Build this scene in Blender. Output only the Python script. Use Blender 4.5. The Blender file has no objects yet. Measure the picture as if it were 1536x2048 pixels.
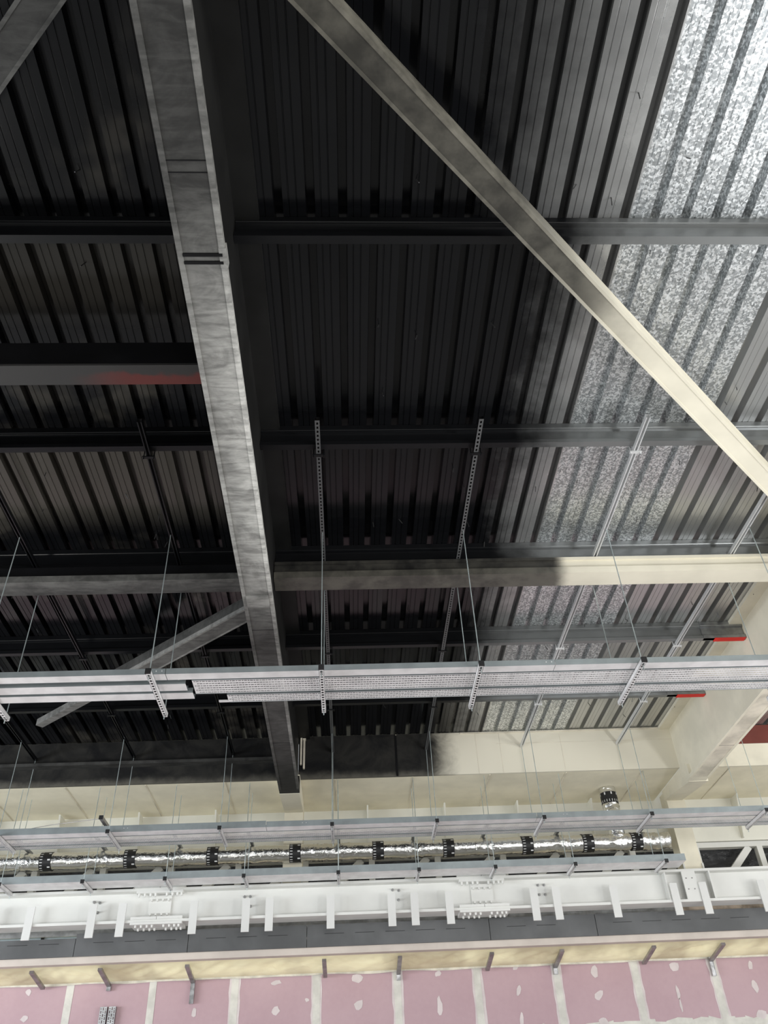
import bpy, bmesh, math, random
from mathutils import Vector, Matrix, noise
random.seed(7)
C = bpy.context.scene.collection
EYE = 1.6            # camera height above the floor; heights below are given relative to the eye

# ------------------------------------------------------------------ camera
cam_d = bpy.data.cameras.new('camera')
cam = bpy.data.objects.new('camera', cam_d); C.objects.link(cam)
bpy.context.scene.camera = cam
cam_d.sensor_fit = 'VERTICAL'; cam_d.sensor_height = 36.0
cam_d.lens = 36.0 * 1637.75 / 2048.0
cam_d.clip_end = 200
yaw, pitch, roll = 0.06312, 0.68497, 0.05421
f_ = Vector((math.sin(yaw)*math.cos(pitch), math.cos(yaw)*math.cos(pitch), math.sin(pitch)))
r0 = Vector((math.cos(yaw), -math.sin(yaw), 0)); d0 = f_.cross(r0)
rt = math.cos(roll)*r0 + math.sin(roll)*d0; dn = -math.sin(roll)*r0 + math.cos(roll)*d0
m = Matrix((( rt.x, -dn.x, -f_.x, 0), (rt.y, -dn.y, -f_.y, 0), (rt.z, -dn.z, -f_.z, 0), (0, 0, 0, 1)))
cam.matrix_world = Matrix.Translation((0, 0, EYE)) @ m

# ------------------------------------------------------------------ world, lights, exposure
W = bpy.data.worlds.new('world'); bpy.context.scene.world = W
W.use_nodes = True
bg = W.node_tree.nodes['Background']
bg.inputs[0].default_value = (0.93, 0.97, 1.0, 1); bg.inputs[1].default_value = 0.55
def area(name, loc, target, sx, sy, power, col):
    l = bpy.data.lights.new(name, 'AREA'); l.shape = 'RECTANGLE'; l.size = sx; l.size_y = sy
    l.energy = power; l.color = col
    o = bpy.data.objects.new(name, l); C.objects.link(o); o.location = loc
    o.rotation_euler = (Vector(target)-Vector(loc)).to_track_quat('-Z', 'Y').to_euler()
    return o
area('window_light_left', (-13, 6.5, 3.0), (4, 12, 4.2), 7, 3.0, 740, (0.90, 0.95, 1.0))
area('fill_light_right', (12, 3, 2.6), (0, 9, 5.0), 7, 3.0, 330, (1.0, 0.98, 0.95))  # unseen broad light added on the right, no window known there
area('fill_light_behind', (3.5, -9, 3.0), (2, 12, 4.5), 9, 3.5, 420, (1.0, 0.98, 0.95))  # added fill from behind the camera, not an actual window
area('floodlight_right', (7.0, 3.6, 1.7), (3.2, 5.5, 7.0), 1.0, .6, 152, (0.96, 0.98, 1.0))
area('floodlight_left', (-5.5, 5.0, 1.7), (-1.5, 9, 6.5), 1.0, .6, 60, (1.0, 0.98, 0.93))
area('film_backlight', (0, 13.5, 2.86+EYE), (0, 13.5, 0), 18, .12, 26, (1.0, 0.97, 0.88))  # hidden strip added above the vapour film to make it glow
vs = bpy.context.scene.view_settings
bpy.context.scene.display_settings.display_device = 'sRGB'
vs.view_transform = 'Standard'; vs.look = 'None'; vs.gamma = 1.0; vs.use_curve_mapping = False
vs.exposure = 0.5

# ------------------------------------------------------------------ materials
class NT:
    def __init__(s, name):
        s.m = bpy.data.materials.new(name); s.m.use_nodes = True
        s.t = s.m.node_tree; s.b = s.t.nodes['Principled BSDF']
        g = s.t.nodes.new('ShaderNodeNewGeometry'); s.pos = g.outputs['Position']
        x = s.t.nodes.new('ShaderNodeSeparateXYZ'); s.t.links.new(s.pos, x.inputs[0])
        s.x, s.y, s.z = x.outputs
    def link(s, a, b): s.t.links.new(a, b)
    def val(s, sock, v):
        if hasattr(v, 'is_output') or isinstance(v, bpy.types.NodeSocket): s.link(v, sock)
        else: sock.default_value = v
    def math(s, op, a, b=0.0, clamp=False):
        n = s.t.nodes.new('ShaderNodeMath'); n.operation = op; n.use_clamp = clamp
        s.val(n.inputs[0], a); s.val(n.inputs[1], b); return n.outputs[0]
    def noise(s, scale, detail=3.0, rough=0.55, stretch=(1, 1, 1), dist=0.0):
        mp = s.t.nodes.new('ShaderNodeMapping'); mp.inputs['Scale'].default_value = stretch
        s.link(s.pos, mp.inputs[0])
        n = s.t.nodes.new('ShaderNodeTexNoise'); n.inputs['Scale'].default_value = scale
        n.inputs['Detail'].default_value = detail; n.inputs['Roughness'].default_value = rough
        n.inputs['Distortion'].default_value = dist
        s.link(mp.outputs[0], n.inputs['Vector']); return n.outputs[0]
    def smooth(s, v, lo, hi, o0=0.0, o1=1.0):
        n = s.t.nodes.new('ShaderNodeMapRange'); n.interpolation_type = 'SMOOTHSTEP'
        s.val(n.inputs[0], v)
        for i, q in enumerate((lo, hi, o0, o1)): s.val(n.inputs[1+i], q)
        return n.outputs[0]
    def mix(s, fac, a, b):
        n = s.t.nodes.new('ShaderNodeMix'); n.data_type = 'RGBA'
        s.val(n.inputs[0], fac)
        for i, q in ((6, a), (7, b)):
            if isinstance(q, tuple): n.inputs[i].default_value = (*q, 1) if len(q) == 3 else q
            else: s.link(q, n.inputs[i])
        return n.outputs[2]
    def mixf(s, fac, a, b):
        n = s.t.nodes.new('ShaderNodeMix'); n.data_type = 'FLOAT'
        s.val(n.inputs[0], fac); s.val(n.inputs[2], a); s.val(n.inputs[3], b); return n.outputs[0]
    def bump(s, h, strength=0.2, dist=0.01):
        n = s.t.nodes.new('ShaderNodeBump'); n.inputs['Strength'].default_value = strength
        n.inputs['Distance'].default_value = dist; s.link(h, n.inputs['Height'])
        s.link(n.outputs[0], s.b.inputs['Normal'])
    def out(s, col=None, rough=None, metal=None, spec=None):
        for k, v in (('Base Color', col), ('Roughness', rough), ('Metallic', metal), ('Specular IOR Level', spec)):
            if v is None: continue
            if isinstance(v, tuple): s.b.inputs[k].default_value = (*v, 1)
            else: s.val(s.b.inputs[k], v)
        return s.m

def plain(name, col, rough=0.6, metal=0.0, var=0.08, scale=3.0, spec=0.4, bump=0.0):
    n = NT(name); f = n.noise(scale, 4)
    d = tuple(max(0, c*(1-var*2.2)) for c in col); l = tuple(min(1, c*(1+var)) for c in col)
    if bump: n.bump(n.noise(scale*8, 4), bump)
    return n.out(n.mix(n.smooth(f, .3, .7), d, l), rough, metal, spec)

BLACK = (0.0055, 0.0058, 0.0068)
CREAM = (0.83, 0.78, 0.64)

def painted(name, base, x0, width, amount=1.0, base_rough=0.6, base_metal=0.0, wob=0.35, ncol=None, mott=0.0, black_rough=0.33, base2=None):
    """base surface sprayed black on the left of x0 (world x), with a soft noisy edge"""
    n = NT(name)
    a = n.noise(1.6, 5, .6); b = n.noise(6.0, 4, .6)
    xx = n.math('ADD', n.x, n.math('MULTIPLY', n.math('SUBTRACT', a, .5), wob*2))
    xx = n.math('ADD', xx, n.math('MULTIPLY', n.math('SUBTRACT', b, .5), wob*.6))
    mask = n.smooth(xx, x0-width, x0+width, 1.0, 0.0)
    if mott:
        mm = n.smooth(n.math('ADD', n.math('MULTIPLY', a, .5), n.math('MULTIPLY', b, .5)), .36, .64, 1.0-mott, 1.0)
        mask = n.math('MULTIPLY', mask, mm)
    mask = n.math('MULTIPLY', mask, amount)
    v = n.noise(2.3, 3)
    bc = n.mix(n.smooth(v, .3, .7), tuple(c*.90 for c in base), base)
    col = n.mix(mask, bc, ncol or BLACK)
    return n.out(col, n.mixf(mask, base_rough, black_rough), n.mixf(mask, base_metal, 0.0), 0.32)

M = {}
ZD_ = 5.37           # underside of the roof deck above the eye
# galvanised deck: black paint sprayed up to x ~ 1.95, spangled sheet to x ~ 3.4, plain sheet beyond
n = NT('deck_metal')
a = n.noise(1.3, 5, .6); b = n.noise(7.0, 4, .6)
ed = n.math('ADD', n.x, n.math('MULTIPLY', n.math('SUBTRACT', a, .5), .55))
ed = n.math('ADD', ed, n.math('MULTIPLY', n.math('SUBTRACT', b, .5), .25))
lo = n.smooth(n.y, 3.15, 3.45, .85, 1.45)
mask = n.smooth(ed, lo, 2.08, 1.0, 0.0)
mask = n.math('POWER', mask, 0.34)
fl_ = n.math('MULTIPLY', n.smooth(n.z, EYE+ZD_+.008, EYE+ZD_+.03), n.smooth(n.x, 2.0, 2.25, 1.0, 0.0))
mask = n.math('MAXIMUM', mask, n.math('MULTIPLY', fl_, n.smooth(n.x, .8, 2.3, 1.0, .85)))
vor = n.t.nodes.new('ShaderNodeTexVoronoi'); vor.inputs['Scale'].default_value = 66
wn = n.t.nodes.new('ShaderNodeTexNoise'); wn.inputs['Scale'].default_value = 45; n.link(n.pos, wn.inputs['Vector'])
wv = n.t.nodes.new('ShaderNodeVectorMath'); wv.operation = 'MULTIPLY_ADD'; n.link(wn.outputs['Color'], wv.inputs[0]); wv.inputs[1].default_value = (.03, .03, .03); n.link(n.pos, wv.inputs[2])
n.link(wv.outputs[0], vor.inputs['Vector'])
vx = n.t.nodes.new('ShaderNodeSeparateColor'); n.link(vor.outputs['Color'], vx.inputs[0])
sp = n.math('MULTIPLY', n.smooth(n.x, 2.10, 2.13), n.smooth(n.x, 3.40, 3.42, 1.0, 0.0))
spc = n.mix(n.smooth(vx.outputs[0], .35, .75), (.43, .45, .46), (.92, .94, .95))
gal = n.mix(sp, (.56, .565, .56), spc)
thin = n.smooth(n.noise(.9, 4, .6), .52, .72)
sheen_row = n.math('MULTIPLY', n.smooth(n.y, 5.35, 5.5), n.smooth(n.y, 6.3, 6.9, 1.0, 0.0))
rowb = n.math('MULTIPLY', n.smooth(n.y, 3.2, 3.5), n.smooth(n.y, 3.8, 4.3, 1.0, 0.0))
thin = n.math('ADD', thin, n.math('ADD', sheen_row, n.math('MULTIPLY', rowb, .6)), True)          # thin, patchy overspray in the left bay, plus deck gloss reflections painted as colour
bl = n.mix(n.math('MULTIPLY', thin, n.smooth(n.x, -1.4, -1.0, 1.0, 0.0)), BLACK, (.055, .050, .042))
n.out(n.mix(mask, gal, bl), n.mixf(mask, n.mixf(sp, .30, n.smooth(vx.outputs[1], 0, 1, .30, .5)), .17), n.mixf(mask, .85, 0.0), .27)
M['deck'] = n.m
M['screw'] = plain('screw_steel', (.10, .10, .10), .4, .7)
M['purlin'] = painted('purlin_metal', (.29, .30, .30), 1.95, .38, base_rough=.42, base_metal=.7)
M['strut_clad'] = painted('strut_board', CREAM, 2.28, .10, amount=.99, wob=.12, mott=.05)
M['strut_flange'] = painted('strut_flange_board', CREAM, 2.28, .12, amount=.95, wob=.12, mott=.09)
M['brace_clad'] = painted('brace_board', CREAM, 2.02, .42, amount=.955, wob=.3, mott=.09)
M['brace_trim'] = painted('brace_trim_board', CREAM, 1.75, .6, amount=.90, wob=.3, mott=.20)
M['clean'] = plain('cream_board', CREAM, .75, 0, .05, 1.7)
M['clean_dirty'] = plain('cream_board_scuffed', (.76, .70, .58), .75, 0, .13, 2.5)
M['soffit_yellow'] = plain('yellowish_cream_board', (.90, .84, .67), .8, 0, .05, 1.5)
M['upper_wall'] = plain('pale_grey_panel', (.86, .85, .77), .7, 0, .04, 1.2)
# main beam soffit: patchy overspray, heavier at the near and far ends
def sooty(name, light):
    n = NT(name)
    a = n.noise(3.2, 6, .65, (1, 1, 1), .8); b = n.noise(9, 4, .6, (.5, 2.2, 1), .6)
    t = n.math('ADD', n.math('MULTIPLY', a, .55), n.math('MULTIPLY', b, .45))
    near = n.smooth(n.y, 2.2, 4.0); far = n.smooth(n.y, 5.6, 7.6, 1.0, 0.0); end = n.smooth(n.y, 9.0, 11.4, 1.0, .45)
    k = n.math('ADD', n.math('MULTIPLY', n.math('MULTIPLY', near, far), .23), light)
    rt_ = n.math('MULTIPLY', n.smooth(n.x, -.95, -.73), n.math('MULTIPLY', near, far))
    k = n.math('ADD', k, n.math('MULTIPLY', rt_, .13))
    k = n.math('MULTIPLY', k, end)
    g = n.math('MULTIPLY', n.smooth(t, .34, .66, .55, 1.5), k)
    nn = n.t.nodes.new('ShaderNodeCombineColor')
    n.link(g, nn.inputs[0]); n.link(n.math('MULTIPLY', g, .985), nn.inputs[1]); n.link(n.math('MULTIPLY', g, .93), nn.inputs[2])
    return n.out(nn.outputs[0], .6, 0.0, .3)
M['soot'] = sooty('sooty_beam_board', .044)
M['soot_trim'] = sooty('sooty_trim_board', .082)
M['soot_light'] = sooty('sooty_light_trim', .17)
M['black'] = plain('black_paint', (.006, .006, .007), .4, 0, .2, 2.0, .25)
M['blackweb'] = plain('black_web_paint', (.013, .013, .0125), .5, 0, .2, 2.0, .3)
n = NT('primer_black')          # black strut with red primer showing along its far edge
a = n.noise(4.5, 5, .6); e = n.smooth(n.y, 4.10, 4.27)
bx = n.math('MULTIPLY', n.smooth(n.x, -2.1, -1.5), n.smooth(n.math('ADD', n.math('MULTIPLY', e, .5), a), .62, .85))
n.out(n.mix(bx, (.030, .029, .028), (.11, .022, .018)), .5, 0, .4); M['primer_black'] = n.m
M['red_primer'] = plain('red_brown_primer', (.19, .045, .032), .55, 0, .1, 2)
M['red'] = plain('red_paint', (.85, .020, .012), .5, 0, .03, 2)
M['galv'] = plain('galvanised_steel', (.58, .59, .60), .38, .75, .12, 9)
M['galv_dark'] = plain('galvanised_steel_dull', (.36, .37, .38), .42, .8, .12, 9)
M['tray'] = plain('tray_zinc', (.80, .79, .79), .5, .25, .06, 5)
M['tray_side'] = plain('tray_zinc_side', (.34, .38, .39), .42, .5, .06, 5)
M['rod'] = plain('zinc_rod', (.55, .62, .62), .35, .6, .1, 9)
M['channel'] = painted('channel_zinc', (.80, .81, .81), 1.95, .15, base_rough=.35, base_metal=.35, wob=.05)
M['channel_slot'] = painted('channel_slot_zinc', (.55, .56, .57), 1.95, .3, amount=.80, base_rough=.4, base_metal=.5, wob=.1)
M['cap'] = plain('black_plastic', (.015, .015, .016), .5)
M['white'] = plain('white_steel_paint', (.735, .735, .705), .45, 0, .03, 1.5, .4)
M['tab'] = plain('white_strip_paint', (.70, .70, .68), .5, 0, .02, 1.5, .4)
M['crossbar_shade'] = plain('shaded_zinc', (.10, .10, .105), .6, .3)
M['bolt'] = plain('bolt_zinc', (.42, .42, .42), .3, .9)
n = NT('duct_foil'); h = n.noise(26, 3, .6)
n.bump(h, .6, .015); n.out((.82, .82, .81), .14, 1.0); M['foil'] = n.m
M['band'] = plain('black_band', (.013, .013, .014), .5)
M['band_white'] = plain('band_print_white', (.75, .75, .75), .6)
M['lintel'] = plain('grey_lintel_paint', (.118, .121, .124), .45, .1, .12, 1.3, .5)
M['beige'] = plain('beige_board', (.63, .56, .50), .7, 0, .05, 2)
M['film'] = None
n = NT('vapour_film'); a = n.noise(3.0, 5, .6, (1, 2, 1), 1.0)
n.out(n.mix(n.smooth(a, .35, .7), (.88, .80, .54), (.98, .93, .66)), .38, 0, .5)
tr = n.t.nodes.new('ShaderNodeBsdfTranslucent'); pt = n.smooth(n.noise(1.1, 3, .5, (1, .3, 1)), .42, .58)
n.link(n.mix(pt, (.42, .36, .24), (.97, .92, .66)), tr.inputs[0])
mx = n.t.nodes.new('ShaderNodeMixShader'); mx.inputs[0].default_value = .45
om = n.t.nodes['Material Output']; n.link(n.b.outputs[0], mx.inputs[1]); n.link(tr.outputs[0], mx.inputs[2]); n.link(mx.outputs[0], om.inputs['Surface'])
M['film'] = n.m
M['film_edge'] = plain('film_edge', (.72, .68, .58), .5, 0, .1, 6)
M['stud'] = plain('stud_steel', (.33, .31, .31), .35, .7, .15, 6)
M['stud_light'] = plain('stud_steel_bright', (.55, .55, .56), .3, .85, .2, 12)
n = NT('pink_plasterboard'); a = n.noise(.8, 4); b = n.noise(14, 3)
n.out(n.mix(n.smooth(n.math('ADD', n.math('MULTIPLY', a, .8), n.math('MULTIPLY', b, .2)), .3, .7), (.455, .315, .35), (.51, .365, .40)), .8, 0, .25); M['pink'] = n.m
M['filler'] = plain('joint_filler', (.66, .645, .60), .8, 0, .07, 5)
M['patch'] = plain('filler_patch', (.66, .59, .595), .8, 0, .05, 5)
n = NT('black_plastic_film'); h = n.noise(3.5, 5, .65, (1, 1, 2.5), 1.2)
n.bump(h, .8, .08); n.out((.02, .02, .022), .22, 0, .6); M['plastic'] = n.m
M['floor'] = plain('concrete_floor', (.58, .575, .56), .55, 0, .12, .7, .4)
M['insul'] = plain('beige_fibre', (.55, .45, .36), .9, 0, .3, 4)

# fascia in the bay between the frames: black sprayed on the left, clean board on the right, sooty lower edge
n = NT('fascia_board')
a = n.noise(2.2, 6, .65, (1, 1, 1), .6); b = n.noise(7, 4, .6)
ed = n.math('ADD', n.x, n.math('MULTIPLY', n.math('SUBTRACT', a, .5), .5))
mk = n.smooth(ed, 1.25, 1.75, 1.0, 0.0)
zz = n.math('ADD', n.z, n.math('MULTIPLY', n.math('SUBTRACT', n.math('ADD', n.math('MULTIPLY', a, .6), n.math('MULTIPLY', b, .4)), .5), .35))
mk = n.math('MULTIPLY', mk, n.smooth(zz, EYE+4.66, EYE+4.82, .86, 1.0))
mk = n.math('MULTIPLY', mk, n.smooth(a, .30, .75, 1.0, .965))
n.out(n.mix(mk, (.77, .725, .60), BLACK), n.mixf(mk, .75, .5), 0, .25); M['fascia'] = n.m

# ------------------------------------------------------------------ mesh helpers
class MB:
    def __init__(s): s.v = []; s.f = []; s.mi = []; s.cur = 0; s.smooth = False
    def quad(s, a, b, c, d):
        k = len(s.v); s.v += [a, b, c, d]; s.f.append((k, k+1, k+2, k+3)); s.mi.append(s.cur)
    def box(s, x0, x1, y0, y1, z0, z1):
        k = len(s.v)
        s.v += [(x, y, z) for z in (z0, z1) for y in (y0, y1) for x in (x0, x1)]
        for q in ((0, 2, 3, 1), (4, 5, 7, 6), (0, 1, 5, 4), (1, 3, 7, 5), (3, 2, 6, 7), (2, 0, 4, 6)):
            s.f.append(tuple(k+i for i in q)); s.mi.append(s.cur)
        return s
    def prism(s, pts, axis, a0, a1):
        """closed polygon extruded along an axis; pts are the other two coordinates in x,y,z order"""
        def mk(p, a):
            return {'x': (a, p[0], p[1]), 'y': (p[0], a, p[1]), 'z': (p[0], p[1], a)}[axis]
        k = len(s.v); N = len(pts)
        s.v += [mk(p, a0) for p in pts] + [mk(p, a1) for p in pts]
        for i in range(N):
            j = (i+1) % N
            s.f.append((k+i, k+j, k+N+j, k+N+i)); s.mi.append(s.cur)
        s.f.append(tuple(k+N-1-i for i in range(N))); s.mi.append(s.cur)
        s.f.append(tuple(k+N+i for i in range(N))); s.mi.append(s.cur)
        return s
    def tube(s, p0, p1, r, seg=8, r1=None, cap=True):
        p0, p1 = Vector(p0), Vector(p1); d = (p1-p0).normalized()
        u = d.orthogonal().normalized(); w = d.cross(u); k = len(s.v)
        for p, rr in ((p0, r), (p1, r if r1 is None else r1)):
            for i in range(seg):
                t = 2*math.pi*i/seg; s.v.append(tuple(p + rr*(math.cos(t)*u + math.sin(t)*w)))
        for i in range(seg):
            j = (i+1) % seg; s.f.append((k+i, k+j, k+seg+j, k+seg+i)); s.mi.append(s.cur)
        if cap:
            s.f.append(tuple(k+seg-1-i for i in range(seg))); s.mi.append(s.cur)
            s.f.append(tuple(k+seg+i for i in range(seg))); s.mi.append(s.cur)
        return s
    def bar(s, p0, p1, w, h):
        """rectangular bar between two points: width w sideways, height h upwards"""
        p0, p1 = Vector(p0), Vector(p1); d = (p1-p0).normalized()
        u = d.cross(Vector((0, 0, 1)))
        if u.length < 1e-4: u = Vector((1, 0, 0))
        u.normalize(); q = u.cross(d).normalized(); k = len(s.v)
        for p in (p0, p1):
            for a, b in ((-1, -1), (1, -1), (1, 1), (-1, 1)): s.v.append(tuple(p + u*(a*w/2) + q*(b*h/2)))
        for i in range(4):
            j = (i+1) % 4; s.f.append((k+i, k+j, k+4+j, k+4+i)); s.mi.append(s.cur)
        s.f.append((k+3, k+2, k+1, k)); s.f.append((k+4, k+5, k+6, k+7)); s.mi += [s.cur]*2
        return s
    def build(s, name, mats, parent=None, smooth=False, fix=True):
        if not isinstance(mats, (list, tuple)): mats = [mats]
        off = Vector(parent.location) if parent and not parent.parent else Vector((0, 0, 0))
        if parent and parent.parent: off = Vector(parent.parent.location)
        me = bpy.data.meshes.new(name)
        me.from_pydata([(x-off.x, y-off.y, z+EYE-off.z) for x, y, z in s.v], [], s.f)
        for q in mats: me.materials.append(q)
        me.polygons.foreach_set('material_index', s.mi)
        if fix:
            bm = bmesh.new(); bm.from_mesh(me); bmesh.ops.recalc_face_normals(bm, faces=bm.faces); bm.to_mesh(me); bm.free()
        if smooth: me.polygons.foreach_set('use_smooth', [True]*len(me.polygons))
        o = bpy.data.objects.new(name, me); C.objects.link(o)
        if parent: o.parent = parent
        return o
def tag(o, label, cat, group=None, kind=None):
    o['label'] = label; o['category'] = cat
    if group: o['group'] = group
    if kind: o['kind'] = kind
    return o
def thing(name, loc, label, cat, group=None):
    o = bpy.data.objects.new(name, None); C.objects.link(o); o.location = (loc[0], loc[1], loc[2]+EYE)
    o.empty_display_size = .1
    return tag(o, label, cat, group)
def struct(o, label, cat):
    o['kind'] = 'structure'; o['label'] = label; o['category'] = cat; return o
def dup(root, loc, label, group=None):
    r = root.copy(); C.objects.link(r); r.location = (loc[0], loc[1], loc[2]+EYE); r['label'] = label
    if group: r['group'] = group
    for ch in list(root.children):
        c = ch.copy(); C.objects.link(c); c.parent = r
        for g in list(ch.children):
            d = g.copy(); C.objects.link(d); d.parent = c
    return r
ORD = ['first', 'second', 'third', 'fourth', 'fifth', 'sixth', 'seventh', 'eighth', 'ninth', 'tenth', 'eleventh', 'twelfth', 'thirteenth', 'fourteenth', 'fifteenth', 'sixteenth']

def in_frame(*pts):
    """does any of these points fall inside the photograph (used only to count repeats in labels)"""
    for p in pts:
        v = Vector(p); d = v.dot(f_)
        if d > 0 and abs(v.dot(rt)/d) < 768/1637.75 and abs(v.dot(dn)/d) < 1024/1637.75: return True
    return False
def from_left(xs, probe, visible, hidden):
    """labels counted from the left over the repeats in view"""
    out = []; k = 0
    for x in xs:
        if in_frame(*probe(x)): out.append(visible.format(ORD[k])); k += 1
        else: out.append(hidden.format('left' if x < 0 else 'right', ORD[len(out)]))
    return out
def perf_plate(mb, x0, x1, y0, y1, z, rows, period=.054, sq=.015, slot=.027, hh=.0115):
    """flat sheet with real rows of square holes and slots"""
    pitch = (y1-y0)/rows
    mb.quad((x0, y0, z), (x1, y0, z), (x1, y0+pitch/2-hh/2, z), (x0, y0+pitch/2-hh/2, z))
    for r in range(rows):
        ya = y0+pitch*(r+.5)-hh/2; yb = ya+hh
        yc = y0+pitch*(r+1.5)-hh/2 if r < rows-1 else y1
        mb.quad((x0, yb, z), (x1, yb, z), (x1, yc, z), (x0, yc, z))
        x = x0; o = (period/2 if r % 2 else 0)
        xs = x0+.012+o
        while xs+sq < x1-.005:
            mb.quad((x, ya, z), (xs, ya, z), (xs, yb, z), (x, yb, z)); x = xs+sq
            s2 = xs+sq+(period-sq-slot)/2
            if s2+slot < x1-.005:
                mb.quad((x, ya, z), (s2, ya, z), (s2, yb, z), (x, yb, z)); x = s2+slot
            xs += period
        mb.quad((x, ya, z), (x1, ya, z), (x1, yb, z), (x, yb, z))
    return mb

# ------------------------------------------------------------------ setting
XL, XR = -9.5, 9.5
ZD = 5.37                                   # underside of the roof deck
mb = MB().box(-16, 16, -12, 18, -EYE-.2, -EYE)
struct(mb.build('floor', M['floor']), 'pale grey concrete floor of the hall below the frame', 'floor')

# deck: trapezoidal sheet, pans .125 wide with two grooves, flutes .06 deep
P = .2275
prof = []
x = XL
while x < XR:
    g = .005
    for dx, dz in ((0, 0), (.036, 0), (.039, g), (.044, g), (.047, 0), (.092, 0), (.095, g), (.099, g), (.102, 0), (.160, 0), (.168, .078), (.2195, .078)):
        prof.append((x+dx, ZD+dz))
    x += P
prof = prof + [(p[0], p[1]+.012) for p in reversed(prof)]
mb = MB()
k = 0; N = len(prof)
mb.v = [(p[0], -3.0, p[1]) for p in prof]+[(p[0], 12.3, p[1]) for p in prof]
for i in range(N):
    j = (i+1) % N; mb.f.append((i, j, N+j, N+i)); mb.mi.append(0)
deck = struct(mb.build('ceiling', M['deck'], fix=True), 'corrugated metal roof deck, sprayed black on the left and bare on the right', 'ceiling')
sc = MB().tube((0, 0, 0), (.010, .018, -.06), .0042, 6).build('screw', M['screw'], None)
for v in sc.data.vertices: v.co.z -= EYE
cnt = 0
rr = random.Random(3)
for i in range(90):
    X = rr.choice([rr.uniform(.2, 5.0), rr.uniform(.2, 5.0), rr.uniform(-4.2, -1.2)]); Y = rr.uniform(1.8, 11.6)
    X = XL + P*round((X-XL)/P) + rr.choice((.064, .02, .11))
    if -1.35 < X < -.55: continue
    if cnt == 0: s_ = sc
    else: s_ = sc.copy(); C.objects.link(s_)
    s_.parent = deck; s_.location = (X, Y, ZD+EYE+.002)
    s_.rotation_euler = (rr.uniform(-.25, .25), rr.uniform(-.25, .25), rr.uniform(0, 6)); cnt += 1

# pink plasterboard wall
YW = 13.85
mb = MB(); mb.box(XL, XR, YW, YW+.2, -EYE, 2.62)
mb.cur = 1
seams = [-4.11+1.2*i for i in range(-4, 12)]
rj = random.Random(5)
def strip(mb, x0, x1, z0, z1, y, step, jit):
    pts = []; z = z0; L = []; R = []
    while z < z1: L.append((x0+rj.uniform(-jit, jit), z)); R.append((x1+rj.uniform(-jit, jit), z)); z += step
    L.append((x0, z1)); R.append((x1, z1))
    for i in range(len(L)-1):
        mb.quad((L[i][0], y, L[i][1]), (R[i][0], y, R[i][1]), (R[i+1][0], y, R[i+1][1]), (L[i+1][0], y, L[i+1][1]))
for sx in seams:
    mb.cur = 1; strip(mb, sx-.05, sx+.055, -EYE, 2.46, YW-.004, .5, .004)
    mb.cur = 2
    if sx > -2: strip(mb, sx-.075, sx+.085, -EYE, 2.44, YW-.002, .11, .011)
mb.cur = 1
xx = 2.5
while xx < XR:                                # ragged horizontal joint
    w = rj.uniform(.1, .3)
    mb.quad((xx, YW-.003, 1.55), (xx+w, YW-.003, 1.55), (xx+w, YW-.003, 1.66+rj.uniform(-.03, .03)), (xx, YW-.003, 1.66+rj.uniform(-.03, .03))); xx += w
mb.cur = 2
PT = [(-4.7, 2.36, .05, .05), (-4.69, 2.03, .06, .05), (-2.27, 2.01, .035, .07), (-1.1, 2.35, .08, .035), (-1.09, 1.99, .07, .06), (-.64, 2.11, .035, .03),
      (.09, 2.36, .1, .07), (.11, 2.02, .07, .08), (1.31, 2.38, .05, .05), (1.30, 1.96, .045, .13), (2.48, 2.41, .05, .035), (2.49, 2.12, .04, .08), (2.48, 1.74, .03, .1),
      (3.67, 2.32, .07, .09), (3.68, 2.01, .08, .09), (3.68, 1.68, .08, .07), (4.91, 2.34, .08, .08), (4.87, 2.0, .03, .11), (4.87, 1.84, .022, .1), (6.08, 2.32, .045, .08), (6.06, 2.04, .05, .12), (6.04, 1.67, .09, .07)]
for px, pz, w, h in PT:
    k0 = len(mb.v); nn = 9; tilt = rj.uniform(-.5, .1); ph = rj.uniform(0, 6)
    for i in range(nn):
        t = 2*math.pi*i/nn+ph; q = rj.uniform(.65, 1.1); ux, uz = w*q*math.cos(t), h*q*math.sin(t)
        mb.v.append((px+ux-uz*tilt, YW-.0035, pz+uz))
    mb.f.append(tuple(range(k0, k0+nn))); mb.mi.append(2)
struct(mb.build('wall_far', [M['pink'], M['filler'], M['patch']], fix=False), 'pink plasterboard wall with filled vertical joints at the far end', 'wall')
# upper far panel and its gusset ribs
mb = MB().box(XL, XR, 13.4, 13.5, 4.02, 5.4)
up = struct(mb.build('wall_upper_far', M['upper_wall']), 'pale panel wall under the far roof edge', 'wall')
for i, rx in enumerate([-6.9, -5.7, -4.53, -3.3, -2.1, .31, 1.55, 2.73, 3.94, 6.36, 7.6]):
    MB().prism([(13.12, 4.68), (13.4, 4.68), (13.4, 4.05), (13.33, 4.05)], 'x', rx-.012, rx+.012).build('gusset', M['upper_wall'], up)

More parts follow.
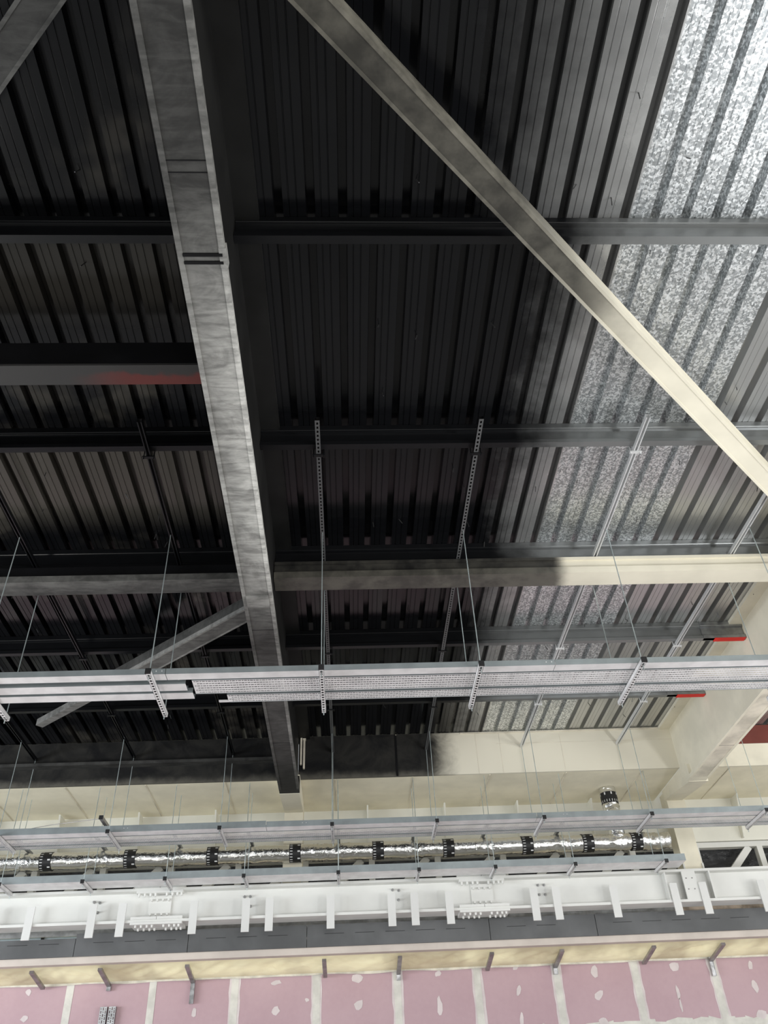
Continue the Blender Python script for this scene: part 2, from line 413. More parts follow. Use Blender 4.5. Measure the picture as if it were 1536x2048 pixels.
# ------------------------------------------------------------------ roof frames
def frame(xc, label, m_soff, m_trimL, m_trimR, m_web, detail, xcol, m_col, m_knee):
    t = thing('roof_beam', (xc, 0, 4.4), label, 'beam', 'main roof beams')
    hw = .145
    MB().box(xc-hw+.035, xc+hw-.035, -3, 11.62, 4.405, 4.45).build('soffit_board', m_soff, t)
    MB().box(xc-hw, xc-hw+.035, -3, 11.62, 4.40, 4.452).build('edge_board', m_trimL, t)
    MB().box(xc+hw-.035, xc+hw, -3, 11.62, 4.40, 4.452).build('edge_board', m_trimR, t)
    MB().box(xc-.1, xc+.1, -3, 12.0, 4.45, 5.32).build('web', m_web, t)
    MB().box(xc-.27, xc+.27, -3, 12.0, 5.32, 5.366).build('top_flange', m_web, t)
    MB().prism([(11.62, 4.405), (11.78, 4.405), (11.78, 4.6), (11.62, 4.6)], 'x', xc-.145, xc+.145).build('soffit_end', m_knee, t)
    MB().prism([(11.78, 4.40), (12.93, 4.53), (12.93, 4.68), (11.78, 4.68)], 'x', (xc+xcol)/2-.145, (xc+xcol)/2+.145).build('haunch', m_col, t)
    d = xcol
    MB().box(d-.145, d+.145, 12.93, 13.2, 3.44, 4.68).build('column', m_col, t)
    MB().box(d-.19, d+.19, 12.905, 13.22, 3.405, 3.44).build('base_plate', M['white'], t)
    for q in (-.16, .135): MB().box(d+q, d+q+.025, 12.91, 12.93, 3.44, 3.56).build('base_rib', M['white'], t)
    return t
b1 = frame(-.843, 'sooty grey main roof beam running away overhead, left of centre', M['soot'], M['soot_trim'], M['soot_light'], M['blackweb'], True, -.85, M['clean'], M['soot'])
MB().box(-.95, -.735, 6.62, 6.80, 4.385, 4.41).build('cover_patch', M['soot_trim'], b1)
mb = MB()
mb.box(-.955, -.715, 2.875, 2.895, 4.394, 4.41); mb.box(-.955, -.715, 2.93, 2.95, 4.396, 4.41)
mb.build('joint_band', M['black'], b1)
mb = MB()
for yy in (2.29, 2.36, 7.25, 10.02): mb.box(-.955, -.73, yy, yy+.006, 4.4025, 4.41)
mb.build('joint_line', M['black'], b1)
MB().box(-.735, -.69, 2.84, 2.98, 4.398, 4.46).build('joint_collar', M['soot_light'], b1)
b2 = frame(5.16, 'clean cream boarded roof beam at the right edge', M['clean_dirty'], M['clean'], M['clean'], M['clean'], False, 5.24, M['clean'], M['clean'])
mb = MB()
for yy in (6.2, 10.5): mb.box(5.02, 5.3, yy, yy+.006, 4.4025, 4.41)
mb.build('joint_line', M['stud'], b2)

# far boxed beam between the frames (three bays)
def fascia(x0, x1, z1, label, mat, left=False):
    t = thing('boxed_beam', ((x0+x1)/2, 12, 4.7), label, 'beam')
    MB().box(x0, x1, 12.0, 12.04, 4.70, z1).build('front_board', mat, t)
    u = MB(); u.box(x0, x1, 12.04, 13.4, 4.70, 4.74)
    u.build('soffit_board', M['soffit_yellow'], t)
    s = MB(); xx = x0+.55
    while xx < x1-.3:
        s.box(xx-.006, xx+.006, 12.05, 13.38, 4.692, 4.70); xx += 1.17
    s.build('soffit_rail', M['clean_dirty'], t)
    return t
fm = fascia(-.74, 5.06, 5.36, 'boxed far beam between the two main beams, half black and half cream', M['fascia'])
mb = MB()
for jx in (.75, 1.98, 2.35, 3.3): mb.box(jx, jx+.007, 11.998, 12.005, 4.70, 5.36)
mb.box(2.3, 5.06, 11.998, 12.005, 5.16, 5.166); mb.box(1.75, 5.06, 11.985, 12.005, 5.335, 5.355)
mb.build('board_joint', M['clean_dirty'], fm)
mb = MB().box(.73, .76, 11.99, 12.005, 4.70, 5.34); mb.build('black_joint_strip', M['black'], fm)
fl = fascia(-9.4, -.99, 5.36, 'blackened boxed far beam with a grey ledge, left of the main beam', M['fascia'])
MB().box(-9.4, -.99, 11.86, 12.0, 4.955, 5.0).build('ledge', M['soot_trim'], fl)
fr = fascia(5.31, 9.4, 5.05, 'low cream boxed beam beyond the right roof beam', M['clean'])
tag(MB().box(5.27, 9.4, 12.02, 12.3, 5.055, 5.36).build('steel_beam', M['red_primer']), 'bare red-brown primed steel beam beyond the right roof beam', 'beam')

# purlins: folded sigma section
def purlin(y, x0, x1, label, red=False):
    z0, z1 = 5.13, ZD-.002
    pf = [(y, z1), (y, z1-.055), (y+.006, z1-.06), (y+.006, z1-.072), (y+.028, z1-.08), (y+.028, z0+.055), (y+.006, z0+.048), (y, z0+.04), (y, z0), (y+.065, z0), (y+.065, z0+.02), (y+.07, z0+.02), (y+.07, z1)]
    t = thing('purlin', ((x0+x1)/2, y, z0), label, 'purlin', 'roof purlins')
    MB().prism(pf, 'x', x0, x1).build('section', M['purlin'], t)
    if red:
        MB().prism([(p[0]-.008, p[1]) for p in pf], 'x', x1-.55, x1-.012).build('end_sleeve', M['galv_dark'], t)
        MB().box(x1-.41, x1-.012, y-.01, y+.075, z0-.008, z0-.001).build('red_underside', M['red'], t)
    return t
YP = [(1.1, ''), (3.21, 'nearest'), (5.30, 'second'), (7.12, ''), (8.87, 'third'), (10.42, 'farthest')]
nm = {3.21: 'roof purlin crossing above the long diagonal brace', 5.30: 'roof purlin where the hanging channels begin, right of the main beam', 8.87: 'roof purlin with a red end above the near cable trays', 10.42: 'roof purlin with a red end just below the near cable trays',
      1.1: 'roof purlin above the top edge of the picture', 7.12: 'roof purlin hidden above the half cream cross strut'}
for y, _ in YP:
    purlin(y, -.74, 5.06, nm[y], y in (8.87, 10.42))
nl = {1.1: 'roof purlin above the top edge of the picture', 3.21: 'black roof purlin nearest the camera', 5.30: 'black roof purlin just behind the red-stained strut', 7.12: 'roof purlin hidden above the sooty cross strut', 8.87: 'black roof purlin above the broken brace', 10.42: 'black roof purlin nearest the blackened far beam'}
for y, _ in YP:
    if y == 1.1: continue
    purlin(y, -6.75, -.945, nl[y]+', left of the main beam')
for y in (3.21, 5.30): purlin(y, 5.26, 9.4, ('front' if y < 4 else 'rear')+' roof purlin beyond the right roof beam')

# cross struts
t = thing('cross_strut', (2.1, 7.1, 4.87), 'boxed cross strut, sooty on the left and clean cream on the right', 'strut')
MB().box(-.735, 5.03, 7.03, 7.22, 4.945, 5.08).build('casing', M['strut_clad'], t)
MB().box(-.735, 5.03, 7.0, 7.24, 4.87, 4.945).build('bottom_flange_board', M['strut_flange'], t)
MB().box(-.735, 5.03, 7.01, 7.03, 5.045, 5.08).build('top_lip', M['strut_clad'], t)
t = thing('cross_strut', (-3.8, 7.1, 4.87), 'sooty grey cross strut left of the main beam', 'strut')
MB().box(-6.75, -.945, 7.04, 7.22, 4.945, 5.08).build('casing', M['black'], t)
MB().box(-6.75, -.945, 7.0, 7.24, 4.87, 4.945).build('bottom_flange_board', M['soot'], t)
t = thing('cross_strut', (-3.8, 4.2, 4.8), 'black cross strut with red primer stains on its underside', 'strut')
MB().box(-6.75, -.945, 4.12, 4.26, 4.82, 5.10).build('casing', M['black'], t)
MB().box(-6.75, -.945, 4.09, 4.28, 4.80, 4.82).build('bottom_flange', M['primer_black'], t)

# ------------------------------------------------------------------ diagonal braces
def brace(p0, p1, w, z0, h, label, m_soff, m_trim, m_side, side):
    """boarded box between plan points (centre line); side = +1/-1 picks the visible flank"""
    a = Vector((p0[0], p0[1], 0)); b = Vector((p1[0], p1[1], 0)); d = (b-a).normalized(); n_ = Vector((d.y, -d.x, 0))
    t = thing('diagonal_brace', ((a.x+b.x)/2, (a.y+b.y)/2, z0), label, 'brace')
    def seg(o0, o1, za, zb, name, mat):
        mb = MB(); q = [a+n_*o0, a+n_*o1, b+n_*o1, b+n_*o0]; k = 0
        mb.v = [(p.x, p.y, za) for p in q]+[(p.x, p.y, zb) for p in q]
        for i in range(4):
            j = (i+1) % 4; mb.f.append((i, j, 4+j, 4+i))
        mb.f += [(3, 2, 1, 0), (4, 5, 6, 7)]; mb.mi = [0]*6
        return mb.build(name, mat, t)
    e = .022
    seg(-w/2+e, w/2-e, z0+.004, z0+h-.004, 'casing', m_soff)
    seg(-w/2, -w/2+e, z0, z0+.05, 'edge_board', m_trim)
    seg(w/2-e, w/2, z0, z0+.05, 'edge_board', m_trim)
    if side > 0: seg(w/2-e, w/2-.006, z0+.05, z0+h, 'side_board', m_side)
    else: seg(-w/2+.006, -w/2+e, z0+.05, z0+h, 'side_board', m_side)
    seg(-w/2+.004, w/2-.004, z0+h-.02, z0+h, 'top_board', m_side)
    return t, a, d, n_
BR = brace((-.60, 1.20), (4.86, 6.50), .175, 4.87, .17, 'long diagonal brace crossing the right bay, sooty turning to clean cream', M['brace_clad'], M['brace_trim'], M['brace_trim'], 1)
TL = brace((-1.13, 1.26), (-3.82, 3.88), .185, 4.87, .17, 'sooty diagonal brace cutting the top left corner', M['soot'], M['soot_trim'], M['soot_trim'], -1)
lb, a_, d_, n_ = brace((-1.01, 7.645), (-3.05, 9.45), .20, 4.87, .17, 'sooty brace with a bare end dropping behind the near cable trays', M['soot_trim'], M['soot_light'], M['soot'], -1)
e0 = a_ + d_*2.5
MB().bar((e0.x, e0.y, 4.93), (e0.x+d_.x*1.62, e0.y+d_.y*1.62, 4.93), .10, .09).build('bare_steel_end', M['soot_light'], lb)

# ------------------------------------------------------------------ hanging channels along the roof
XLN = [-6.1, -4.66, -3.21, -1.73, -.22, 1.205, 2.68, 4.18, 5.8]
def slotted(mb, x, y0, y1, z, w, per, hl, hw_):
    """bottom plate of a channel with real slots"""
    mb.quad((x-w/2, y0, z), (x-hw_/2, y0, z), (x-hw_/2, y1, z), (x-w/2, y1, z))
    mb.quad((x+hw_/2, y0, z), (x+w/2, y0, z), (x+w/2, y1, z), (x+hw_/2, y1, z))
    y = y0
    while y < y1:
        ya = min(y+per-hl, y1)
        mb.quad((x-hw_/2, y, z), (x+hw_/2, y, z), (x+hw_/2, ya, z), (x-hw_/2, ya, z)); y += per
def channel(x, label):
    t = thing('strut_channel', (x, 8.4, 5.09), label, 'channel', 'strut channels under the roof purlins')
    y0, y1, z0, z1 = 4.96, 11.985, 5.088, 5.128
    mb = MB()
    mb.box(x-.0205, x-.0175, y0, y1, z0, z1); mb.box(x+.0175, x+.0205, y0, y1, z0, z1); mb.box(x-.0175, x+.0175, y0, y1, z1-.003, z1)
    slot = abs(x+.22) < .01 or abs(x-1.205) < .01
    if slot: mb.cur = 1; slotted(mb, x, y0, y1, z0-.0005, .041, .05, .026, .016)
    else:
        mb.box(x-.0205, x-.0105, y0, y1, z0-.002, z0); mb.box(x+.0105, x+.0205, y0, y1, z0-.002, z0)
    mb.build('channel', [M['channel'], M['channel_slot']], t)
    for yp in (5.30, 8.87, 10.42):
        MB().box(x-.055, x+.055, yp+.075, yp+.105, z0-.014, z0-.003).tube((x-.045, yp+.09, z0-.03), (x-.045, yp+.09, z1+.04), .005).tube((x+.045, yp+.09, z0-.03), (x+.045, yp+.09, z1+.04), .005).build('clamp', M['channel'], t)
    return t
CL = from_left(XLN, lambda x: [(x, y/10, 5.09) for y in range(50, 120, 5)], '{0} slim steel channel from the left, hung under the roof purlins', 'slim steel channel under the purlins, outside the {0} picture edge, {1} of all')
for x, s in zip(XLN, CL): channel(x, s)

# ------------------------------------------------------------------ trapeze hangers
def hanger(x, yf, yr, z, ztop_f, ztop_r, label, group, y_end0=.05, y_end1=.05, bar=.042):
    t = thing('trapeze_hanger', (x, yf, z), label, 'hanger', group)
    y0, y1 = yf-y_end0, yr+y_end1; h = bar/2
    mb = MB()
    mb.box(x-h, x-h+.003, y0, y1, z-bar, z); mb.box(x+h-.003, x+h, y0, y1, z-bar, z); mb.box(x-h, x+h, y0, y1, z-.003, z)
    slotted(mb, x, y0, y1, z-bar, bar, .05, .027, .020)
    mb.cur = 1; mb.box(x-h+.004, x+h-.004, y0, y1, z-.012, z-.004)  # dark inner plate paints in the shade behind the bar's slots
    mb.build('crossbar', [M['tray'], M['crossbar_shade']], t)
    MB().box(x-h-.004, x+h+.004, y0-.016, y0, z-bar-.004, z+.004).build('end_cap', M['cap'], t)
    for yy, zt in ((yf, ztop_f), (yr, ztop_r)):
        r = MB().tube((x, yy, z-bar-.045), (x, yy, zt), .0048, 8).build('threaded_rod', M['rod'], t)
        MB().tube((x, yy, z-bar-.014), (x, yy, z-bar-.002), .010, 6).build('nut', M['bolt'], r)
        MB().tube((x, yy, z+.001), (x, yy, z+.012), .010, 6).build('nut', M['bolt'], r)
    return t
H1 = from_left(XLN, lambda x: [(x, 6.5, 3.5), (x, 7.3, 3.5), (x, 6.53, 4.9)], '{0} hanger from the left carrying the near cable trays', 'hanger of the near cable trays outside the {0} picture edge, {1} of all')
H2 = from_left(XLN, lambda x: [(x, 11.3, 3.75), (x, 11.97, 3.75)], '{0} hanger from the left carrying the middle cable trays', 'hanger of the middle cable trays outside the {0} picture edge, {1} of all')
for i, x in enumerate(XLN):
    hanger(x, 6.53, 7.29, 3.56, 5.086, 5.086, H1[i], 'hangers of the near cable trays')
for i, x in enumerate(XLN):
    hanger(x, 11.30, 11.97, 3.79, 5.086, 5.086, H2[i], 'hangers of the middle cable trays', y_end1=.02)
XH3 = [-5.9, -4.78, -3.66, -2.54, -1.46, -.15, .98, 2.06, 3.20, 4.51]
H3 = from_left(XH3, lambda x: [(x, 12.06, 3.36), (x, 12.5, 3.36)], '{0} hanger from the left carrying the lower tray above the white beam', 'hanger of the lower cable tray outside the {0} picture edge, {1} of all')
for i, x in enumerate(XH3):
    t = hanger(x, 12.08, 12.50, 3.385, 4.698, 4.698, H3[i], 'hangers of the lower cable tray')
    y0, y1 = 12.04, 12.98
    MB().box(x-.02, x+.02, y0, y1, 4.025, 4.065).build('upper_crossbar', M['galv_dark'], t)

# ------------------------------------------------------------------ cable trays
def solid_tray(x0, x1, y0, y1, z, h, label, group, splice=None):
    t = thing('cable_tray', ((x0+x1)/2, y0, z), label, 'cable tray', group)
    MB().box(x0, x1, y0, y1, z+.0005, z+.003).build('base', M['tray'], t)
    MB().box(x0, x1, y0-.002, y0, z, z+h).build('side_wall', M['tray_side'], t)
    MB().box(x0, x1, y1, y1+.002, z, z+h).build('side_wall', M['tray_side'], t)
    if splice is not None:
        for q in (-.025, .025):
            MB().tube((splice+q, y0-.006, z+h*.55), (splice+q, y0-.002, z+h*.55), .005, 8).build('splice_bolt', M['band_white'], t)
    return t
def perf_tray(x0, x1, y0, y1, z, h, rows, label, group, ext=None, mat=None):
    t = thing('perforated_cable_tray', ((x0+x1)/2, y0, z), label, 'cable tray', group)
    mb = MB(); perf_plate(mb, x0, x1, y0+.004, y1-.004, z+.0015, rows); mb.build('base', mat or M['tray'], t, fix=False)
    for yy in (y0, y1-.002): 
        s = MB().box(x0, x1, yy, yy+.002, z+.0005, z+h)
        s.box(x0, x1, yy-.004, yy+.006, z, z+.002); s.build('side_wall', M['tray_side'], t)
    if ext:
        MB().box(ext, x0+.02, y1-.03, y1, z, z+.012).build('connector_strip', M['tray'], t)
    return t
g1 = 'near cable trays'
solid_tray(-7.0, -5.1, 6.575, 6.685, 3.561, .055, 'narrow front tray of the near run, section beyond the left edge', g1)
solid_tray(-5.095, -1.605, 6.575, 6.685, 3.561, .055, 'narrow front tray of the near run, section left of the main beam', g1, -1.66)
solid_tray(-1.60, 1.895, 6.575, 6.685, 3.561, .055, 'narrow front tray of the near run, middle section', g1, 1.84)
solid_tray(1.90, 5.4, 6.575, 6.685, 3.561, .055, 'narrow front tray of the near run, right section', g1)
solid_tray(5.405, 8.0, 6.575, 6.685, 3.561, .055, 'narrow front tray of the near run, section beyond the right edge', g1)
solid_tray(-7.0, -1.455, 6.765, 6.895, 3.561, .05, 'plain middle tray on the left half of the near run', g1)
solid_tray(-7.0, -1.415, 6.94, 7.06, 3.561, .05, 'plain rear tray on the left half of the near run', g1)
perf_tray(-1.39, 8.0, 6.705, 6.965, 3.561, .05, 6, 'wide perforated tray on the right half of the near run', g1)
perf_tray(-1.11, 8.0, 7.0, 7.15, 3.561, .05, 4, 'narrower perforated tray behind the wide one of the near run', g1, ext=-1.2)
cp = MB().bar((-1.52, 6.72, 3.585), (-1.33, 6.685, 3.60), .03, .004); tag(cp.build('connector_plate', M['tray']), 'loose tilted connector plate where plain and perforated trays meet', 'plate')
g2 = 'middle cable trays'
solid_tray(-8.0, -1.12, 11.345, 11.51, 3.791, .085, 'solid front tray of the middle run, left section with blue-grey side', g2, -3.0)
solid_tray(-1.115, 2.6, 11.345, 11.51, 3.791, .075, 'solid front tray of the middle run, centre section', g2, -.6)
solid_tray(2.605, 8.5, 11.345, 11.51, 3.791, .075, 'solid front tray of the middle run, right section', g2, 3.0)
perf_tray(-8.0, 8.5, 11.53, 11.80, 3.791, .05, 6, 'wide perforated tray of the middle run', g2)
perf_tray(-8.0, 8.5, 11.82, 11.955, 3.791, .05, 4, 'narrow perforated tray at the back of the middle run', g2)
solid_tray(-8.0, 4.83, 12.12, 12.47, 3.386, .095, 'solid lower tray running above the white beam', 'lower cable tray')
t = thing('channel_offcut', (-3.31, 11.25, 3.93), 'short channel offcut sticking up behind the middle trays, with a wire', 'channel')
MB().box(-3.335, -3.29, 11.2, 11.62, 3.92, 3.962).build('offcut', M['stud'], t)
MB().box(-3.34, -3.285, 11.188, 11.2, 3.915, 3.967).build('end_cap', M['cap'], t)
MB().tube((-3.31, 11.24, 3.94), (-4.0, 11.4, 3.935), .004).tube((-4.0, 11.4, 3.935), (-4.75, 11.55, 3.88), .004).build('wire', M['stud'], t)

# ------------------------------------------------------------------ foil duct
t = thing('foil_duct', (0, 12.77, 3.87), 'crinkled silver foil duct with black bands along the far wall', 'duct')
def crinkle(p, amp): return amp*(noise.noise(Vector(p)*9.0)*.6+noise.noise(Vector(p)*23.0)*.7+noise.noise(Vector(p)*47.0)*.45)
def foil_tube(p0, p1, r, step, clumps, seed):
    mb = MB(); p0 = Vector(p0); p1 = Vector(p1); L = (p1-p0).length; d = (p1-p0)/L
    u = Vector((0, 1, 0)); w = d.cross(u); nseg = 32; nr = int(L/step)
    for i in range(nr+1):
        q = p0+d*(L*i/nr); s_ = L*i/nr
        am = .0035+.017*max((math.exp(-((s_-c)/.16)**2) for c in clumps), default=0)
        sag = -.008*math.sin(s_*5.1)**2
        for j in range(nseg):
            a = 2*math.pi*j/nseg; dr = u*math.cos(a)+w*math.sin(a)
            rr_ = r+crinkle(q+dr*r+Vector((seed, 0, 0)), am)
            v = q+dr*rr_; mb.v.append((v.x, v.y, v.z+sag))
    for i in range(nr):
        for j in range(nseg):
            k = (j+1) % nseg; mb.f.append((i*nseg+j, i*nseg+k, (i+1)*nseg+k, (i+1)*nseg+j)); mb.mi.append(0)
    mb.f.append(tuple(range(nseg))); mb.f.append(tuple(nr*nseg+j for j in range(nseg))); mb.mi += [0, 0]
    return mb
DX0 = -8.0
bands = [-6.9, -5.67, -4.45, -3.23, -2.02, -.8, .44, 1.5, 2.7, 3.63, 4.38]
hx = [x-DX0 for x in XH3]+[4.12-DX0, 4.75-DX0, -.9-DX0+.5]
foil_tube((DX0, 12.77, 3.87), (4.9, 12.77, 3.87), .122, .018, hx, 0).build('foil_sleeve', M['foil'], t, smooth=True)
foil_tube((4.12, 12.77, 3.93), (4.12, 12.77, 4.697), .125, .018, [.2, .45], 3).build('branch_sleeve', M['foil'], t, smooth=True)
def band(x, vertical=False):
    mb = MB(); nseg = 40; w = .085; r = .131
    def P_(a, s_, rr_):
        if vertical: return (4.12+rr_*math.cos(a), 12.77+rr_*math.sin(a), x+s_)
        return (x+s_, 12.77+rr_*math.cos(a), 3.866+rr_*math.sin(a))
    for mi_, s0, s1, rr_, cond in ((0, 0, w*2, r, lambda j: True), (1, .012, .05, r+.002, lambda j: j % 2 == 0), (1, w*1.45, w*1.9, r+.002, lambda j: j % 5 == 0)):
        mb.cur = mi_
        for j in range(nseg):
            if not cond(j): continue
            a0, a1 = 2*math.pi*j/nseg, 2*math.pi*(j+1)/nseg
            if mi_ and s0 < .02: a1 = a0+(a1-a0)*.55
            mb.quad(P_(a0, s0, rr_), P_(a1, s0, rr_), P_(a1, s1, rr_), P_(a0, s1, rr_))
            if mi_ == 0:
                mb.quad(P_(a0, s0, rr_-.01), P_(a1, s0, rr_-.01), P_(a1, s0, rr_), P_(a0, s0, rr_))
                mb.quad(P_(a0, s1, rr_-.01), P_(a1, s1, rr_-.01), P_(a1, s1, rr_), P_(a0, s1, rr_))
    mb.build('clamp_band', [M['band'], M['band_white']], t)
for bx in bands: band(bx-.085)
band(4.44, True)

# ------------------------------------------------------------------ white transfer beam
t = thing('steel_beam', (0, 12.75, 2.95), 'long white painted steel beam with bolted splices under the far columns', 'beam')
MB().box(XL, XR, 12.6, 12.9, 3.365, 3.40).build('top_flange', M['white'], t)
MB().box(XL, XR, 12.735, 12.765, 2.985, 3.365).build('web', M['white'], t)
MB().box(XL, XR, 12.6, 12.9, 2.95, 2.985).build('bottom_flange', M['white'], t)
for sx in (-2.71, 1.93):
    MB().box(sx-.36, sx-.003, 12.58, 12.92, 3.40, 3.425).box(sx+.003, sx+.36, 12.58, 12.92, 3.40, 3.425).build('splice_plate', M['white'], t)
    MB().box(sx-.33, sx+.33, 12.60, 12.70, 3.335, 3.365).build('splice_plate', M['white'], t)
    MB().box(sx-.16, sx+.16, 12.715, 12.735, 3.02, 3.33).build('splice_plate', M['white'], t)
    MB().box(sx-.36, sx-.003, 12.58, 12.72, 2.985, 3.02).box(sx+.003, sx+.36, 12.58, 12.72, 2.985, 3.02).build('splice_plate', M['white'], t)
    MB().box(sx-.36, sx+.36, 12.58, 12.92, 2.92, 2.95).build('splice_plate', M['white'], t)
    for q in (-.29, -.21, -.13, -.06, .1, .18, .25, .31):
        MB().tube((sx+q, 12.63, 3.335), (sx+q, 12.63, 3.295), .018, 8, .014).build('bolt', M['white'], t)
        for yy in (12.64, 12.83): MB().tube((sx+q, yy, 2.92), (sx+q, yy, 2.89), .017, 8, .013).build('bolt', M['white'], t)
    for q in (-.12, -.04, .04, .12):
        for zz in (3.07, 3.26): MB().tube((sx+q, 12.715, zz), (sx+q, 12.68, zz), .018, 8, .014).build('bolt', M['white'], t)
for bx, bz in [(-3.65, 3.27), (-3.57, 3.26), (-3.58, 3.13), (-1.51, 3.27), (-1.43, 3.27), (-1.42, 3.14), (.63, 3.29), (.72, 3.28), (.71, 3.15), (2.77, 3.28), (2.86, 3.28), (2.77, 3.15), (2.86, 3.15)]:
    MB().tube((bx, 12.735, bz), (bx, 12.68, bz), .010, 8).tube((bx, 12.735, bz), (bx, 12.722, bz), .02, 8).build('anchor_bolt', M['bolt'], t)
for sx in (4.65, 5.32): MB().box(sx-.01, sx+.01, 12.61, 12.735, 2.985, 3.365).build('stiffener', M['white'], t)
mb = MB().box(4.90, 5.10, 12.60, 12.625, 2.985, 3.365).build('bolted_plate', M['white'], t)
for q, zz in ((4.95, 3.27), (5.04, 3.27), (4.95, 3.12), (5.04, 3.12)):
    MB().tube((q, 12.60, zz), (q, 12.594, zz), .009, 8).build('bolt_hole', M['stud'], mb)

TB = [-5.0, -4.47, -3.61, -3.2, -2.2, -1.465, -1.135, -.27, .6, .93, 1.43, 2.66, 2.985, 3.83, 4.725, 5.16, 6.03, 6.5]
vis = [x for x in TB if x > -4.6 and x < 6.1]
for x in TB:
    if x in vis: lab = f'{ORD[vis.index(x)]} white vertical strip from the left along the white beam'
    else: lab = 'white vertical strip on the white beam, outside the '+('left' if x < 0 else 'right')+' picture edge'
    tag(MB().box(x-.055, x+.055, 12.574, 12.594, 2.775, 3.205).build('fixing_strip', M['tab']), lab, 'strip', 'white fixing strips on the white beam')

# ------------------------------------------------------------------ grey lintel, beige board, film, stud brackets
LX = [XL, -3.9, -2.31, -.62, 2.03, 3.6, 6.4, XR]
for i in range(len(LX)-1):
    x0, x1 = LX[i]+.004, LX[i+1]-.004
    t = thing('lintel_panel', ((x0+x1)/2, 13.0, 2.64), f'{ORD[i]} dark grey lintel panel from the left behind the white strips', 'panel', 'dark grey lintel panels')
    zt = 2.87 if i == 0 else 2.925
    MB().box(x0, x1, 13.0, 13.12, 2.635, zt).build('panel', M['lintel'], t)
    mb = MB(); q = x0+.25
    while q < x1-.45: mb.box(q, q+.28, 12.998, 13.001, 2.80, 2.806); q += .44
    mb.build('slot', M['cap'], t)
tag(MB().box(XL, XR, 13.03, 13.05, 2.624, 2.635).box(XL, XR, 13.02, 13.15, 2.545, 2.624).build('cladding_board', M['beige']), 'long beige cladding board below the grey lintel', 'board')
tag(MB().box(-6.5, 6.0, 13.26, 13.30, 2.96, 3.03).build('glint_bar', M['galv']), 'thin pale bar standing in for bright glimpses between the white beam and grey lintel', 'stand-in')  # pale bar put in for bright window glimpses through the gap
tag(MB().box(4.95, XR, 13.18, 13.24, 2.90, 3.06).build('insulation_strip', M['insul']), 'beige fibre insulation strip behind the right end of the white beam', 'insulation')
t = thing('window_strip', (-5.5, 13.2, 2.9), 'pale glazed strip behind the left end of the white beam', 'window')
gl = NT('window_glass'); gl.out((.62, .74, .80), .1, 0.0, .6)
MB().box(-9, -2.95, 13.40, 13.42, 2.86, 3.12).build('glass', gl.m, t)
mb = MB()
for q in (-8.2, -7.3, -6.4, -5.5, -4.5, -3.55, -2.97): mb.box(q-.02, q+.02, 13.37, 13.40, 2.86, 3.12)
mb.build('mullion', M['cap'], t)
# vapour barrier: wrinkled sheet from the beige board back to the pink wall
def film():
    mb = MB(); nx, ny = 800, 18
    for i in range(nx+1):
        x = XL+(XR-XL)*i/nx
        for j in range(ny+1):
            s_ = j/ny; y = 13.155+.675*s_; z = 2.555-.105*s_-.025*math.sin(math.pi*s_)
            w = noise.noise(Vector((x*2.1+s_*1.5, s_*1.2, 0)))*.035+noise.noise(Vector((x*6+s_*4, s_*2.5, 5)))*.030+noise.noise(Vector((x*15-s_*7, s_*4, 2)))*.010
            w *= math.sin(math.pi*min(1, s_*1.02))
            mb.v.append((x, y, z+w))
    for i in range(nx):
        for j in range(ny):
            k = i*(ny+1)+j; mb.f.append((k, k+1, k+ny+2, k+ny+1)); mb.mi.append(0)
    return mb
t = thing('vapour_barrier', (0, 13.6, 2.5), 'wrinkled yellowish plastic vapour film along the top of the pink wall', 'plastic film')
film().build('sheet', M['film'], t, smooth=True)
mb = MB(); nx = 300
for i in range(nx+1):
    x = XL+(XR-XL)*i/nx; q = noise.noise(Vector((x*1.7, 0, 9)))*.018
    mb.v += [(x, 13.832, 2.475), (x, 13.825-abs(q)*.3, 2.45+q*.4), (x, 13.838, 2.425+q)]
for i in range(nx):
    for j in range(2): k = i*3+j; mb.f.append((k, k+1, k+4, k+3)); mb.mi.append(0)
mb.build('taped_edge', M['film_edge'], t, smooth=True)
ST = [(-4.49, 2.455), (-3.54, 2.33), (-2.32, 2.12), (-.375, 2.45), (.715, 2.31), (2.05, 2.46), (3.08, 2.30), (4.44, 2.47), (5.475, 2.19)]
for i, (x, zb) in enumerate(ST):
    t = thing('stud_bracket', (x, 13.8, zb), f'{ORD[i]} bent grey metal stud from the left along the plastic film', 'stud', 'metal studs at the top of the pink wall')
    MB().bar((x, 13.17, 2.495), (x, 13.80, 2.395), .06, .035).build('sloping_leg', M['stud'], t)
    if zb < 2.40:
        mb = MB().box(x-.03, x+.03, 13.80, 13.84, zb, 2.445); mb.box(x-.03, x-.026, 13.79, 13.80, zb, 2.44); mb.box(x+.026, x+.03, 13.79, 13.80, zb, 2.44)
        mb.build('wall_leg', M['stud_light'], t)
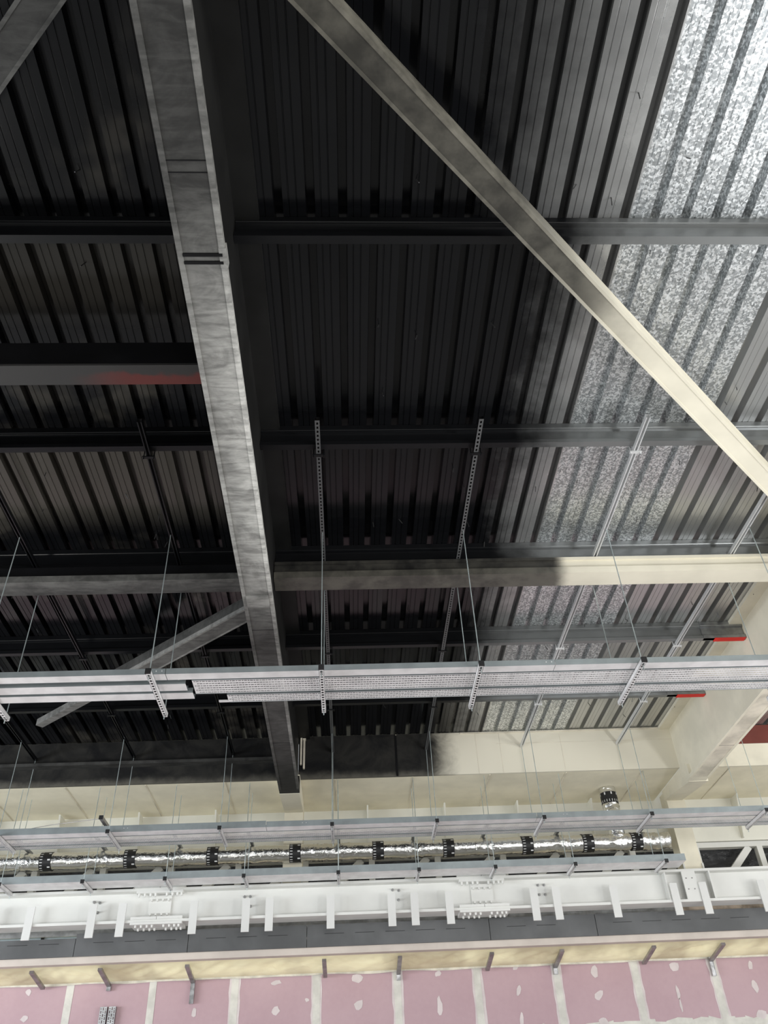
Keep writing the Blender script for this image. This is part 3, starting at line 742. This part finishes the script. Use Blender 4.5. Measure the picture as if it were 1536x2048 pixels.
for i, x in enumerate((-3.565, -3.44)):
    t = thing('perforated_cable_tray', (x, 13.8, .4), ('left' if i == 0 else 'right')+' of two upright perforated tray lengths fixed to the pink wall', 'cable tray', 'upright trays on the pink wall')
    mb = MB(); perf_plate(mb, .4, 2.125, -.048, .048, 0, 3, period=.08, sq=.012, slot=.035, hh=.012)
    mb.v = [(x+v[1], 13.785, v[0]) for v in mb.v]
    mb.build('face', M['galv'], t, fix=False)
    MB().box(x-.05, x-.048, 13.785, 13.845, .4, 2.125).box(x+.048, x+.05, 13.785, 13.845, .4, 2.125).build('side_wall', M['galv_dark'], t)

# ------------------------------------------------------------------ truss and plastic behind the white beam
t = thing('truss', (0, 13.5, 3.2), 'white painted lattice truss behind the white beam', 'truss')
MB().box(XL, XR, 13.42, 13.54, 3.93, 4.01).build('top_chord', M['white'], t)
MB().box(XL, XR, 13.42, 13.54, 3.12, 3.22).build('bottom_chord', M['white'], t)
x = -9.0; k = 0
while x < 9.2:
    MB().bar((x, 13.48, 3.22), (x, 13.48, 3.93), .09, .12).build('post', M['white'], t)
    MB().bar((x+.14, 13.48, 3.22), (x+.88, 13.48, 3.93), .08, .10).build('diagonal', M['white'], t)
    x += 1.04; k += 1
mb = MB(); nx, nz = 160, 10
for i in range(nx+1):
    for j in range(nz+1):
        xx, zz = XL+(XR-XL)*i/nx, 2.7+1.5*j/nz
        mb.v.append((xx, 13.72+.05*noise.noise(Vector((xx*1.6, zz*2.5, 0))), zz))
for i in range(nx):
    for j in range(nz):
        k = i*(nz+1)+j; mb.f.append((k, k+1, k+nz+2, k+nz+1)); mb.mi.append(0)
tag(mb.build('plastic_sheet', M['plastic'], smooth=True), 'glossy black plastic sheet hung behind the white truss', 'plastic film')
# two slim conduits beside the main beam
for i, (x, z0, z1) in enumerate([(-.70, 4.90, 5.33), (-.655, 4.84, 5.29)]):
    t = thing('conduit', (x, 11.9, z0), ('left' if i == 0 else 'right')+' of two short pale conduits beside the main beam at the blackened far beam', 'conduit', 'short pale conduits')
    MB().box(x-.014, x+.014, 11.94, 11.985, z0, z1).build('tube', M['clean_dirty'], t)
    MB().box(x-.022, x+.022, 11.935, 11.99, z1, z1+.02).build('top_cap', M['clean_dirty'], t)
